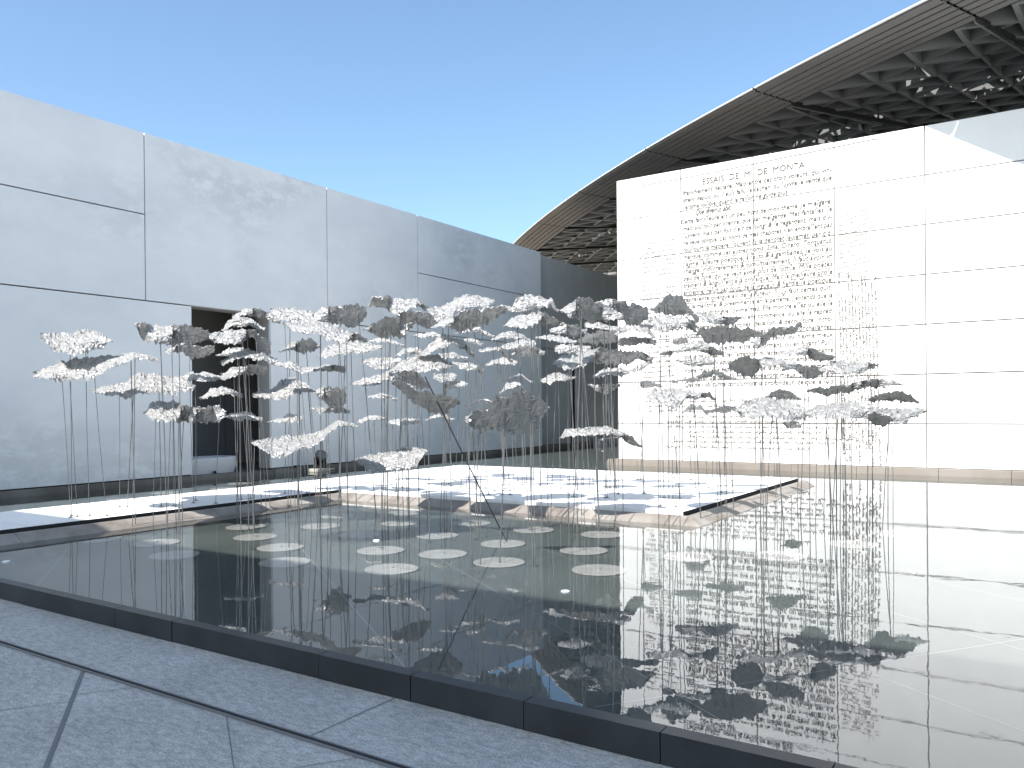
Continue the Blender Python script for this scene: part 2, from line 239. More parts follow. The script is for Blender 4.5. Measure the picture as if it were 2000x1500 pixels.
# frame, "x,top,bottom;..." along the sheet, tone per station (L sunlit top seen, D underside seen, M between), rod x, depth (0 = from size), label
K = [
(1, "330,405,445;430,405,545;560,395,560;640,370,565;780,400,520;868,455,468", "LLLLMM", "550,665", 10.6, "white crumpled sheet standing alone, highest of the group's outer end by the long blank wall"),
(1, "275,705,750;380,670,760;480,620,775;600,600,770;740,585,750;900,575,660;1045,550,600;1150,570,600;1222,600,630", "LLMLLLLLL", "490,548,733,1045", 10.5, "long white sheet directly under the outermost sheet, rising to a thin tip"),
(1, "740,850,865;860,805,880;980,790,910;1060,720,880;1200,715,860;1300,735,880;1420,740,860;1500,800,850", "LLLLLLLL", "940,1050,1235,1340", 11.6, "long white sheet just outside the doorway, pointed end towards the blank wall"),
(1, "1065,325,345;1110,325,450;1200,340,480;1300,350,485;1450,340,480;1540,360,470;1615,370,450", "MDLMDDD", "1255,1340,1395", 0, "broad mottled sheet with a squared grey end, level with the doorway's top"),
(1, "1305,530,560;1345,500,545;1400,480,540;1500,490,600;1580,500,595;1660,500,560", "LLDDDD", "1480", 0, "small grey sheet hanging below the squared mottled sheet at the doorway's edge"),
(1, "1400,745,800;1500,705,770;1600,705,780;1720,740,760", "LLLM", "1530", 0, "slim pale sheet crossing the doorway's edge, just past the long pointed one"),
(2, "20,405,450;140,390,490;250,375,490;380,370,430;440,430,520;500,470,560", "LLLDDD", "280,328", 0, "wide sheet in the doorway, third down, with a drooping grey end"),
(1, "1565,905,915;1650,840,900;1730,820,880;1800,840,880;1880,880,900", "LLLLL", "1725", 0, "small arched white sheet alone against the dark doorway"),
(1, "1140,1015,1040;1180,940,1060;1260,940,1080;1380,940,1100;1440,960,1080;1500,985,1100;1600,975,1090;1700,960,1100;1745,1010,1060", "LLLLDMDMM", "1230,1340,1400,1440", 10.5, "lowest sheet at the doorway's edge, bright on one half and grey on the other"),
(2, "150,1050,1060;250,1020,1080;320,1010,1070;435,1060,1090", "LLLL", "280,330", 0, "flat white sheet lowest in the doorway, above the pale tub"),
(2, "230,260,290;320,210,260;420,210,280;500,240,300;575,290,325", "LLDMM", "400", 0, "topmost arched sheet in front of the doorway"),
(2, "145,370,385;180,300,360;260,270,350;350,285,345;455,360,390", "LLMLM", "285", 0, "dome-shaped sheet in the doorway, second from its top"),
(2, "100,570,580;190,520,580;290,510,560", "MML", "240", 0, "tiny grey sheet peeping out behind the doorway's fourth sheet"),
(2, "140,610,650;250,550,600;340,525,600;440,545,610;550,600,650", "LLLLL", "275,320", 0, "white arched sheet fourth down in the doorway, reaching its far jamb"),
(2, "140,720,765;220,670,740;300,660,720;400,635,725;470,665,730", "LLMDD", "235,265,400", 0, "sheet fifth down in the doorway, white fringe and smooth grey end"),
(2, "530,210,260;620,205,300;750,215,320;860,240,315;890,260,300", "LLLLM", "670", 0, "white sheet at the top of the group just past the doorway's far jamb"),
(2, "860,250,320;930,200,300;1040,190,340;1150,185,350;1250,200,290", "LMDDD", "1045,1188", 0, "grey-bellied sheet directly below the second tall wall joint"),
(2, "630,325,340;720,320,400;870,310,400;1000,330,470;1110,380,470;1190,400,450;1250,440,470", "LLLLLDD", "905,1040,1100", 0, "long bright sheet sloping down beneath the grey-bellied one"),
(2, "595,545,548;650,490,530;760,450,545;830,445,550;895,490,515", "LLDDM", "730,785", 0, "grey arched sheet beside the doorway's far jamb, above a thin wavy one"),
(2, "890,580,585;950,510,590;1080,470,560;1170,455,550;1270,480,550;1370,500,530", "LLLLLL", "1100,1140", 0, "white sheet with a trailing corner, under the long sloping sheet"),
(2, "555,630,650;680,625,680;760,670,715;860,670,695;950,650,690;1085,660,710", "LLLLMD", "750,905,950", 0, "long thin wavy sheet reaching out from the doorway's far jamb"),
(2, "1250,370,375;1320,330,400;1400,290,430;1500,280,420;1560,330,440;1610,320,360", "LDDDLM", "1385,1415,1455", 0, "grey sheet with a bright outer tip, below the topmost dark one"),
(2, "1280,190,195;1310,120,200;1420,110,215;1470,130,240;1560,140,230;1650,130,190;1725,190,225", "DDDLLLD", "1560", 0, "topmost two-toned sheet beside the third tall wall joint"),
(2, "1480,240,250;1560,220,330;1650,230,330;1750,250,370;1810,290,320", "LDDDD", "1565,1655", 0, "dark sheet crossing the foot of the third tall wall joint"),
(2, "1280,460,465;1360,440,465;1450,450,475;1545,490,500", "LLLL", "1440", 0, "slender sliver of a sheet under the grey sheet with a bright tip"),
(2, "1640,415,420;1700,400,440;1790,395,440;1860,420,440", "LLMM", "1660", 0, "small thin sheet tucked below the dark sheet at the third joint"),
(2, "1490,575,580;1560,520,555;1640,520,560;1700,530,580", "LLMM", "1610", 0, "small curved sheet behind the head of the bright diagonal sheet"),
(3, "80,575,580;160,470,560;270,410,510;340,440,480;420,460,520;490,560,580", "LLLLMD", "270,295", 0, "hooked sheet, steep and bright on one side, drooping dark on the other"),
(2, "1245,610,640;1320,590,670;1420,590,680;1520,600,640", "LLLM", "1380,1430", 0, "short ribbed white sheet touching the long white sheet above the dark drooping ones"),
(2, "1440,690,700;1550,620,690;1650,570,700;1800,570,680;1920,640,670", "LLLLL", "1560,1655", 0, "thick white sheet lying just above the dark drooping sheet"),
(2, "1150,790,805;1250,750,810;1350,730,810;1430,700,760;1500,700,740", "LLLLL", "1260", 0, "white sheet rising from a point towards the dark drooping sheet"),
(2, "1460,700,760;1560,700,780;1660,700,830;1740,790,830", "DDDD", "1550", 0, "short dark sheet resting over the large dark drooping sheet"),
(2, "1480,780,800;1570,790,880;1650,840,960;1750,860,1000;1850,890,1030;1980,910,960", "DDDDDD", "1750,1775", 9.6, "large dark drooping sheet with a frayed end, steadied by a slanting wire"),
(2, "1800,720,760;1870,720,790;1950,720,770", "MLL", "1880", 0, "small pale sheet beside the top of the slanting wire"),
(3, "285,800,845;350,770,830;440,790,810", "LLL", "275,385", 0, "small white sheet just above the frayed end of the dark drooping one"),
(2, "1280,895,900;1380,875,905;1440,885,910;1490,910,930", "LLMM", "1395", 0, "tiny white sliver alone under the white sheet that rises from a point"),
(2, "840,985,990;900,980,1030;1000,990,1020;1060,980,1020;1120,1010,1030", "LLDDM", "950", 0, "thin sheet immediately below the torn-looking dark pouch"),
(2, "390,870,900;470,845,910;550,830,920;590,770,920;690,750,880;790,790,860;850,845,865", "MLLLLLM", "730,795", 10.8, "humped white sheet starting inside the doorway and ending at the dark pouch"),
(2, "850,850,860;910,830,920;980,820,990;1050,830,985;1090,830,960", "LMDDD", "905,1040", 0, "sheet hanging like a dark pouch, white along its top edge"),
(2, "505,1090,1095;600,1060,1100;660,1035,1100;745,1050,1095", "LLLL", "630,740", 0, "small white sheet below the humped one and above the lowest long sheet"),
(2, "1210,1080,1105;1280,1045,1080;1340,1040,1070;1410,1060,1080", "LLLL", "1260,1320", 0, "little bow-shaped white sheet, outer one of a low pair"),
(2, "1445,1090,1105;1540,1065,1120;1670,1065,1110", "LLL", "1480,1540", 0, "little flat white sheet with a squared tip, inner one of a low pair"),
(2, "1730,1080,1083;1800,1040,1065;1860,1035,1055;1935,1070,1080", "LLLL", "1855", 0, "thin white bow under the frayed end of the dark drooping sheet"),
(2, "380,1240,1270;450,1230,1310;540,1220,1370;640,1210,1350;750,1200,1310;850,1175,1290;930,1150,1230;960,1130,1190;1040,1090,1130;1120,1100,1125;1185,1125,1140", "LLLLLLLLLLL", "395,690,740,905", 9.4, "lowest and longest white sheet, its thin tail rising above the black floodlight"),
(2, "1165,1395,1400;1220,1370,1430;1320,1350,1480;1430,1320,1480;1540,1310,1460;1640,1300,1440;1725,1310,1330", "LLLLLLL", "1430,1480,1535", 10.0, "lowest compact white sheet, just over the white platform's inner corner"),
(3, "140,210,220;220,190,300;300,170,300;360,120,230;460,100,200;560,115,200;650,130,180", "LLLLLLL", "265", 0, "wide bright sheet topping the group midway between third joint and wall corner"),
(3, "180,350,360;280,290,350;400,230,380;500,210,370;600,200,330;730,190,250", "LLDDDD", "310,445,570", 0, "broad sheet with dark underside beneath the wide bright topmost one"),
(3, "370,400,405;450,350,390;520,350,390;600,390,420;650,420,440", "LLMMM", "505", 0, "narrow arched sheet below the broad sheet with dark underside"),
(3, "720,180,200;800,190,240;830,120,230;900,90,230;1000,110,210;1080,130,190;1110,120,190;1150,215,235", "MMMLMLMM", "1060", 0, "highest crinkled sheet in front of the wall corner, with an upturned ear"),
(3, "745,340,350;800,280,350;900,250,360;1000,235,340;1060,240,330;1130,290,340;1190,320,340", "LLLLDDM", "955,975,1000", 0, "bright fan-like sheet on bundled rods just under the highest at the wall corner"),
(3, "640,450,455;720,400,440;800,390,440;880,410,440;930,450,465", "LLLLL", "690", 0, "thin arched sheet beside the bundled rods, upper of two"),
(3, "730,495,520;800,470,520;900,450,500;970,460,520", "LLLL", "790", 0, "thin pale sheet touching the bundled rods, lower of two"),
(3, "810,560,570;870,480,570;950,470,580;1040,540,570", "MDDM", "870", 0, "grey sheet behind the bundled rods at the wall corner"),
(3, "440,450,470;500,440,480;560,480,500", "MMM", "505", 0, "very small grey sheet next to the hooked sheet's top"),
(3, "230,560,600;340,555,590;440,590,600", "LLL", "300", 0, "thin pale sheet passing behind the foot of the hooked sheet"),
(3, "345,620,640;430,620,680;500,640,690;570,680,720", "LLLD", "445,460,510", 0, "white sheet sloping down to a dark tip, over the slanting wire"),
(3, "555,530,545;620,515,540;700,510,530;750,540,600;790,610,625", "LLLDD", "575", 0, "thin sheet whose dark end drops onto the one below it"),
(3, "610,640,655;680,600,640;740,590,640;825,620,650", "LLLL", "690,710", 0, "white bow-shaped sheet under the one with the dropping dark end"),
(3, "1040,760,780;1100,715,790;1180,710,770;1280,740,760", "LLLL", "1160", 0, "white oval sheet alone against the dark passage"),
(3, "750,770,775;800,740,775;870,720,745;950,780,790", "MLLL", "870", 0, "hoop-like thin sheet, upper of two over the great dark sheet"),
(3, "715,860,870;760,790,840;860,785,830;900,850,865", "LLLD", "800", 0, "hoop-like thin sheet, lower of two over the great dark sheet"),
(3, "450,970,980;520,930,960;600,920,945;650,935,945", "LLLL", "475", 0, "thin white arc beside the great dark sheet's upper edge"),
(3, "450,1060,1100;520,1000,1160;600,980,1190;680,900,1180;780,870,1170;860,855,1180;940,870,1185;1000,910,1150;1040,930,1060;1080,980,990", "MDDDDDDDDD", "470,580,750,935,950", 8.2, "great dark grey sheet, largest and seen from below, near the group's middle"),
(3, "1190,1215,1220;1230,1150,1200;1330,1145,1200;1450,1130,1200;1560,1140,1190;1650,1170,1215;1720,1200,1270;1800,1280,1295", "LLLLLMDD", "1255,1300,1370,1435,1470", 10.4, "low white sheet before the dark passage, its grey tail curling over the inscribed wall"),
(3, "1190,220,230;1250,180,270;1340,125,280;1400,115,290;1440,150,310;1540,190,300;1650,250,290", "LLDDDML", "1330,1350,1550", 0, "topmost sheet against the dark passage, grey-bellied with a white rim"),
(3, "1460,160,165;1560,130,200;1650,150,300;1740,180,330;1850,200,300", "MMDDD", "1640", 0, "dark sheet straddling the inscribed wall's edge at the top of the group"),
(3, "1110,370,400;1200,330,410;1280,330,440;1370,370,400", "MMDM", "1325", 0, "short grey sheet under the grey-bellied one with a white rim"),
(3, "1000,430,440;1080,420,450;1160,425,470;1290,460,480", "LLLL", "1250", 0, "thin white sheet running from the wall corner into the dark passage"),
(3, "1330,450,470;1400,400,480;1500,370,490;1600,390,470", "DDDD", "1440", 0, "dark sheet under a bright one, against the passage's darkest part"),
(3, "1380,320,350;1470,320,370;1570,350,380;1680,360,400", "LLLL", "1520,1550", 0, "bright flat sheet between two dark ones at the passage's darkest part"),
(3, "1150,500,550;1220,490,560;1300,500,560;1400,500,540", "LMML", "1245", 0, "short pale sheet in the passage, over the widest one there"),
(3, "1140,620,640;1200,580,680;1300,560,680;1400,530,640;1500,520,640;1600,540,650;1700,550,640;1800,540,590;1885,580,640", "LLLLDDDDM", "1160,1250,1320,1355,1440", 11.0, "very wide sheet, white in the passage and grey across the inscribed wall's edge"),
(3, "1620,400,420;1700,320,380;1770,310,400;1860,350,400;1900,400,440", "LLLLL", "1640", 0, "white rumpled sheet at the inscribed wall's edge, upper of two"),
(3, "1640,440,500;1740,430,500;1830,440,480;1910,460,490", "MMMD", "1770,1810", 0, "grey rumpled sheet at the inscribed wall's edge, lower of two"),
(3, "1450,735,745;1500,690,740;1560,680,720;1650,670,740;1700,690,720", "LLLMM", "1520,1560", 0, "white sheet crossing the inscribed wall's edge, just under the very wide one"),
(3, "1690,700,705;1760,670,700;1830,640,680;1880,600,640", "MMMM", "1765", 0, "slim grey sheet slanting up under the very wide one's grey end"),
(3, "1410,805,810;1470,800,860;1540,800,870;1630,800,820", "MMDL", "1510,1530,1555,1590", 0, "small sheet on four close rods ending at the inscribed wall's edge"),
(3, "1815,780,820;1870,770,825;1945,800,815", "DDD", "1840", 0, "tiny dark sheet over the fringed corner of the wide pale low one"),
(4, "620,270,280;700,200,300;760,130,320;840,115,330;920,160,320;980,250,310;1060,330,390", "DDDDDDD", "700,745,775", 0, "highest dark peaked sheet in front of the inscription"),
(4, "470,400,420;560,340,450;700,330,490;850,330,480;950,340,440;1030,390,490", "MMLMMD", "700,865", 0, "pale streaked sheet directly beneath the dark peaked one"),
(4, "1040,300,320;1150,300,400;1280,330,420;1400,360,430;1470,340,360", "MLMDD", "1300", 0, "pale sheet beside the dark peak, fading into the lettering"),
(4, "1080,470,520;1150,450,600;1280,430,610;1400,430,580;1500,440,570;1600,450,540;1690,510,530", "DDDDDDD", "1220,1305,1375", 0, "wide flat dark sheet under the pale one beside the peak"),
(4, "1600,570,600;1650,560,660;1740,490,590;1810,450,530;1900,440,520;2000,430,520;2060,400,440", "MMDDDD"+"D", "1808", 0, "winged dark sheet with a raised pointed tip, furthest up the inscription's far half"),
(4, "840,570,610;890,550,620;950,560,600", "DDD", "870", 0, "small dark tuft above the boomerang-shaped sheet"),
(4, "720,700,720;860,650,690;950,600,680;1050,580,660;1150,610,690;1230,660,720;1300,680,720", "DMMMMDD", "993,1215", 0, "boomerang-shaped grey sheet below the pale streaked one"),
(4, "900,770,790;1020,750,830;1120,740,820;1220,770,810", "MMMM", "1060", 0, "faint pale sheet almost lost in the lettering, under the boomerang-shaped one"),
(4, "1070,920,930;1130,880,930;1230,875,900;1320,890,950;1420,940,960", "DDDDD", "1215,1320", 0, "thin dark arched sheet, larger of a pair in front of the lettering"),
(4, "830,980,990;900,940,960;1000,940,970;1070,950,975", "DDDD", "985", 0, "thin dark sheet, smaller of a pair in front of the lettering"),
(4, "1380,800,850;1480,730,910;1600,740,920;1700,740,830;1850,750,820;2000,780,850", "DDDMLM", "1685,1695", 10.6, "broad sheet with a dark heavy end and a light ruffled end, mid inscription"),
(4, "560,1110,1130;620,1050,1180;740,1040,1200;850,1040,1240;960,1060,1140;1060,1080,1150;1180,1090,1130;1220,1140,1160", "LLLLMMDD", "700,780,885", 10.2, "wide pale ruffled low sheet with a black tip, over the platform's far side"),
(4, "915,1270,1280;1000,1200,1250;1090,1210,1240;1150,1270,1300", "DDDD", "985", 0, "dark little arched sheet under the wide pale ruffled low one"),
(4, "1150,1260,1280;1300,1220,1270;1400,1225,1250;1490,1240,1255", "DDDD", "1225,1320", 0, "dark straight strip of a sheet reaching the large light ruffled one"),
(5, "390,430,450;500,400,480;620,380,460;700,410,500;780,440,540;880,480,500", "LLMDDD", "625", 0, "sheet with a pale crown and a black serrated end, beside the handwritten margin"),
(5, "400,600,620;520,560,600;600,560,670;700,580,690;790,590,640", "DDDDD", "565,635", 0, "dark sheet under the pale-crowned one, touching the light wide sheet beside it"),
(5, "750,590,620;850,530,640;980,530,670;1100,520,650;1200,540,620;1305,560,575", "LMLLMD", "845,970", 0, "light wide sheet lying across the handwritten margin, dark at its outer tip"),
(5, "650,810,820;750,780,850;830,790,870;950,760,830;1030,760,830;1120,730,790;1250,710,760;1370,705,780;1480,720,760;1555,750,760", "DDDDDMDMMM", "835,970,1245", 10.5, "long thin twisting sheet crossing the handwritten margin to the blank panels"),
(5, "1200,910,915;1300,850,920;1450,830,900;1540,820,920;1640,850,930;1705,920,935", "MDDDDD", "1435", 10.4, "dark ragged sheet, second up from the outermost at the blank panels"),
(5, "230,870,880;330,800,890;440,800,900;560,890,900", "DDDD", "300", 0, "dark mound-shaped sheet showing above the large light ruffled one"),
(5, "-60,1000,1010;0,930,1070;150,880,1080;300,900,1070;450,910,1100;600,970,1110", "LMLLLM", "170,205,295,325", 9.5, "large light ruffled low sheet over the end of the white platform"),
(5, "380,1120,1140;450,1110,1170;560,1120,1170", "MDM", "470", 0, "small grey scrap under the large light ruffled sheet"),
(5, "610,1030,1060;750,950,1060;900,930,1080;1050,920,1080;1200,930,1090;1320,960,1080", "MLLLMM", "735,815,970,985", 9.7, "large silvery low sheet between the light ruffled one and the dark twisted one"),
(5, "1245,1050,1120;1300,1000,1150;1400,1060,1140;1455,1090,1110", "DDDD", "1245", 9.6, "dark twisted low sheet between the silvery one and the outermost one"),
(5, "1320,990,1050;1430,980,1100;1560,980,1130;1680,980,1080;1790,1010,1020", "MLLMM", "1450,1465", 9.9, "outermost low sheet by the blank panels, white with curly dark creases"),
]
# ------------------------------------------------------------------ the setting: ground, paving, pool
GZ = -.14
b = MB(); b.quad((-1500,-1500,-.6), (1500,-1500,-.6), (1500,1500,-.6), (-1500,1500,-.6)); tag(b.build('ground', mat('sand_ground', (.42,.37,.30), .9, .2, .2)), kind='structure')
b = MB(); b.quad((-60,-60,GZ), (60,-60,GZ), (60,3.45,GZ), (-60,3.45,GZ)); tag(b.build('pavement', M['paving']), kind='structure')
# joints between slabs: a course square to the kerb, then slabs laid on the skew beyond the drain
b = MB()
def strip(p, q, wd, z=GZ+.004):
    p, q = V((*p, z)), V((*q, z)); d = (q-p).normalized(); n = V((-d.y, d.x, 0))*wd/2
    b.quad(p-n, q-n, q+n, p+n)
for x in (-12.5, -10.6, -8.76, -6.86, -3.04, .85, 2.8): strip((x, 2.79), (x, 3.44), .006)
nd = V((.57, .8216)); dd = V((.8216, -.57))
def yclip(c, t, dirv, base):   # intersection with the drain line
    p = base; t1 = (2.75-p.y)/dirv.y; return p + dirv*t1
for c in (-2.2,-1.4,-.595,.2,1.0,1.8):
    p = yclip(c, 0, dd, nd*c); q = p + dd*7; strip(p, q, .005 if c != -.595 else .022)
    for k in range(12):
        s0 = k*1.6 + (.7 if int(round((c+9)/.8)) % 2 else 0) + c*.4
        if s0 < .0: continue
        a0 = p + dd*s0; a1 = a0 + nd*.8
        if a1.y > 2.75: a1 = a0 + nd*((2.75-a0.y)/nd.y)
        if a0.y < 2.75: strip(a0, a1, .005)
tag(b.build('pavement_joint_marking', mat('grout', (.16,.165,.165), .9)), kind='structure')
dr = empty('slot_drain', (-3, 2.77, GZ), 'narrow dark slot drain running through the grey paving beside the pool', 'drain')
b = MB(); b.box(-40, 20, 2.757, 2.783, GZ+.003, GZ+.009); b.build('slot', M['joint'], dr)
b = MB(); b.box(-40, 20, 2.784, 2.791, GZ+.002, GZ+.013); b.box(-40, 20, 2.749, 2.756, GZ+.002, GZ+.013); b.build('edge_bar', mat('drain_steel', (.22,.22,.23), .4, metal=.6), dr)

b = MB(); b.quad((-15.1,3.5,-.1), (40,3.5,-.1), (40,60,-.1), (-15.1,60,-.1)); b.quad((-17.5,3.5,-.1),(-15.1,3.5,-.1),(-15.1,60,-.1),(-17.5,60,-.1)); tag(b.build('pool_floor', M['bottom']), kind='structure')
b = MB()
def floor_line(p, dv, L_):
    n_ = V((-dv.y, dv.x, 0))*.005; q = p+dv*L_
    if p.y < 3.58 and q.y < 3.58: return
    if p.y < 3.58: p = p+dv*((3.58-p.y)/dv.y)
    if q.y < 3.58: q = q+dv*((3.58-q.y)/dv.y)
    b.quad(p-n_, q-n_, q+n_, p+n_)
for k in range(-14, 16):
    p = V((.57*k*1.25, .8216*k*1.25, -.0965)); floor_line(p + V((.8216,-.57,0))*(-26), V((.8216,-.57,0)), 52)
for k in range(-14, 14):
    p = V((.8216*k*1.9, -.57*k*1.9, -.096)); floor_line(p + V((.57,.8216,0))*2, V((.57,.8216,0)), 26)
b.v = [(x, y, z) for x, y, z in b.v]
tag(b.build('pool_floor_joint_marking', mat('pale_grout', (.24,.26,.26), .8)), kind='structure')
b = MB(); b.quad((-15.2,3.53,0), (40,3.53,0), (40,60,0), (-15.2,60,0)); b.quad((-17.45,3.53,0), (-15.2,3.53,0), (-15.2,60,0), (-17.45,60,0)); tag(b.build('water', M['water']), kind='structure')

b = MB(); b.box(1.6, 60, 3.56, 19.0, -.12, .012); tag(b.build('bounce_terrace', M['paving']), kind='structure')  # unseen slab added beside the pool to bounce sunlight onto the walls
kb = empty('pool_kerb', (-3, 3.5, GZ), 'low dark wet stone kerb holding the brimming pool along the paving', 'kerb')
xs = [-30,-26,-22,-18,-14.5,-11.6,-10.1,-8.66,-7.21,-5.81,-5.11,-3.65,-2.93,-2.19,-1.46,-.73,0,.73,1.46,2.2,4,8,12,20,40]
b = MB()
rnd = random.Random(3)
for a, c in zip(xs, xs[1:]):
    j = rnd.uniform(-.003, .003); b.box(a+.003, c-.003, 3.44+j, 3.535, -.3, .006)
b.build('kerb_block', M['dark_kerb'], kb)
b = MB(); b.box(-30, 40, 3.452, 3.52, -.3, .002); b.build('mortar', M['joint'], kb)

# ------------------------------------------------------------------ white platform with its bevelled stone edge
pf = empty('platform', (-8, 12, 0), 'low white L-shaped stone platform carrying rods and cloud-like shadows', 'platform')
PX0, PX1, PXR, PY0, PY1, PT = -11.9, -9.97, -3.84, 10.0, 15.9, .13
b = MB()
b.quad((PX0,-6,PT), (PX1-.07,-6,PT), (PX1-.07,PY0+.03,PT), (PX0,PY0+.03,PT)); b.quad((PX0,PY0+.03,PT), (PXR-.07,PY0+.03,PT), (PXR-.07,PY1,PT), (PX0,PY1,PT))
b.quad((PX0,-6,-.1),(PX0,-6,PT),(PX0,PY1,PT),(PX0,PY1,-.1)); b.quad((PX0,PY1,-.1),(PX0,PY1,PT),(PXR-.07,PY1,PT),(PXR-.07,PY1,-.1))
b.quad((PX1-.07,-6,-.1),(PX1-.07,PY0+.03,-.1),(PX1-.07,PY0+.03,PT),(PX1-.07,-6,PT), 2); b.quad((PXR-.07,PY0+.03,-.1),(PXR-.07,PY1,-.1),(PXR-.07,PY1,PT),(PXR-.07,PY0+.03,PT), 2)  # slot-side faces painted black to stand for the shade in the gap
b.quad((PX1-.07,PY0+.03,-.1),(PXR-.07,PY0+.03,-.1),(PXR-.07,PY0+.03,PT),(PX1-.07,PY0+.03,PT))
# faint slab joints on the deck
for y in [i*1.1-5 for i in range(19)]:
    x1 = PXR-.1 if y > PY0+.1 else PX1-.1
    b.quad((PX0,y,PT+.002),(x1,y,PT+.002),(x1,y+.006,PT+.002),(PX0,y+.006,PT+.002), 1)
for x in [PX1+1.2*i for i in range(1,6)]: b.quad((x,PY0+.1,PT+.0025),(x+.006,PY0+.1,PT+.0025),(x+.006,PY1,PT+.0025),(x,PY1,PT+.0025), 1)
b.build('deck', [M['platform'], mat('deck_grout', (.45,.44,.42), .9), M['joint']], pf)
b = MB(); b.box(PX1-.068, PX1+.02, -6, PY0+.01, -.09, .02); b.box(PX1, PXR, PY0-.02, PY0+.028, -.09, .03); b.box(PXR-.068, PXR+.02, PY0, PY1-.02, -.09, .02)
b.build('drain_slot', M['joint'], pf)
def bevel_run(p, q, n, m0, m1, parent):   # kerb run from p to q, outward normal n; m0,m1: mitre at the ends (+ outwards longer)
    p, q, n = V((*p,0)), V((*q,0)), V((*n,0)); d = (q-p).normalized()
    prof = [(0,-.12),(0,.088),(.035,.094),(.09,.086),(.27,.0),(.285,-.12)]
    L_ = (q-p).length; k = max(1, round(L_/1.35)); out = MB()
    for i in range(k):
        t0, t1 = L_*i/k, L_*(i+1)/k
        r0_, r1_ = [], []
        for (o, z) in prof:
            a = t0 + (.004 if i else 0) - (m0*o if i == 0 else 0); c = t1 - (.004 if i < k-1 else 0) + (m1*o if i == k-1 else 0)
            r0_.append(p + d*a + n*o + V((0,0,z))); r1_.append(p + d*c + n*o + V((0,0,z)))
        m_ = len(prof); out.add(r0_+r1_, [(j, j+1, m_+j+1, m_+j) for j in range(m_-1)] + [tuple(range(m_))[::-1], tuple(range(m_, 2*m_))])
    return out.build('edge_stone', M['kerb_stone'], parent)
bevel_run((PX1, -6), (PX1, PY0-.02), (1,0), 0, -1, pf)
bevel_run((PX1, PY0-.02), (PXR, PY0-.02), (0,-1), -1, 1, pf)
bevel_run((PXR, PY0-.02), (PXR, PY1), (1,0), 1, -.6, pf)

# ------------------------------------------------------------------ left blank wall with doorway
LX, LT = -15.2, 7.17
DY0, DY1, DZ = 10.78, 12.92, 3.75
lw = empty('panelled_wall', (LX, 14, 0), 'long shaded white wall of large panels with a dark doorway', 'wall')
G = .013
def panels(rects, x, th, mt, nm, parent, axis='x', bev=.0):
    b = MB()
    for (a, c, z0, z1) in rects:
        if axis == 'x': b.box(x-th, x, a+G, c-G, z0+G, z1-G)
        else: b.box(a+G, c-G, x, x+th, z0+G, z1-G)
    return b.build(nm, mt, parent)
rects = [(-12,9.72,5.5,LT),(-12,9.72,3.75,5.5),(9.72,14.76,3.75,LT),(14.76,18.35,3.75,LT),(18.35,25.3,5.48,LT),(18.35,25.3,3.75,5.48),
         (-12,DY0+G,.13,3.75),(DY1-G,18.35,.13,3.75),(18.35,25.3,.13,3.75)]
panels(rects, LX, .09, M['plaster'], 'panel', lw)
b = MB(); b.box(LX-.45, LX-.08, -12, DY0, -.05, LT-.02); b.box(LX-.45, LX-.08, DY1, 25.28, -.05, LT-.02); b.box(LX-.45, LX-.08, DY0, DY1, DZ+.02, LT-.02); b.build('core', M['joint'], lw)
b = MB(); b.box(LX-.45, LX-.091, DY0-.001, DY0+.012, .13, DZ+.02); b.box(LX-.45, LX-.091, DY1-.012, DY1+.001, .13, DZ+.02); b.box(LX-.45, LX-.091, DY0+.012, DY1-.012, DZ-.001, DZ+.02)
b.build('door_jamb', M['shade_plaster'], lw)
b = MB(); b.box(LX-.45, LX+.10, -12, DY0-.02, -.12, .118); b.box(LX-.45, LX+.10, DY1+.02, 25.35, -.12, .118); b.build('base_ledge', M['wet_ledge'], lw)
# inside the doorway
iw = empty('inner_room', (LX-2, 12, 0), 'dark room seen through the doorway, with jointed panels toned dark for shade', 'room')
b = MB()
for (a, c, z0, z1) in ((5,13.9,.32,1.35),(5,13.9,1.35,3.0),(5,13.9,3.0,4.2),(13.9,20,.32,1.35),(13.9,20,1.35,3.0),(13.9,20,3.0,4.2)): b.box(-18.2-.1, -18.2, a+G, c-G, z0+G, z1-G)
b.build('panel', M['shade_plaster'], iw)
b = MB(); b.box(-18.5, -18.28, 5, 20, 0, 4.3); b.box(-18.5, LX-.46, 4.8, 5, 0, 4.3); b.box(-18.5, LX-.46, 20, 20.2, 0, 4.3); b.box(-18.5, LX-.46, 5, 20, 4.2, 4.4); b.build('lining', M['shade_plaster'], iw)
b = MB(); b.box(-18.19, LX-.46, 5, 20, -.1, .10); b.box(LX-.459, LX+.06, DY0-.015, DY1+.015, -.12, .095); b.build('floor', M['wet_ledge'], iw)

tb = empty('tub', (LX-.55, 11.3, .1), 'pale round-cornered tub standing on the doorway floor', 'tub')
b = MB(); n = 40
def sup(rx, ry, z, cx=LX-.62, cy=11.15):
    o = []
    for k in range(n):
        a = 2*math.pi*k/n; ca, sa = math.cos(a), math.sin(a)
        o.append((cx+rx*math.copysign(abs(ca)**.5, ca), cy+ry*math.copysign(abs(sa)**.5, sa), z))
    return o
rg = [sup(.40,1.02,.101), sup(.43,1.07,.25), sup(.44,1.09,.42), sup(.43,1.08,.46), sup(.38,1.03,.455), sup(.36,1.0,.25), sup(.34,.98,.2)]
b.add([p for g in rg for p in g], [(i*n+k, i*n+(k+1)%n, (i+1)*n+(k+1)%n, (i+1)*n+k) for i in range(len(rg)-1) for k in range(n)] + [tuple((len(rg)-1)*n+k for k in range(n))])
b.build('shell', M['tub'], tb, smooth=True)
b = MB(); b.lathe([(.0,.11),(.03,.11),(.035,.14),(.02,.17),(0,.175)], LX-.16, 11.45, 12); b.build('tap', M['black'], tb)

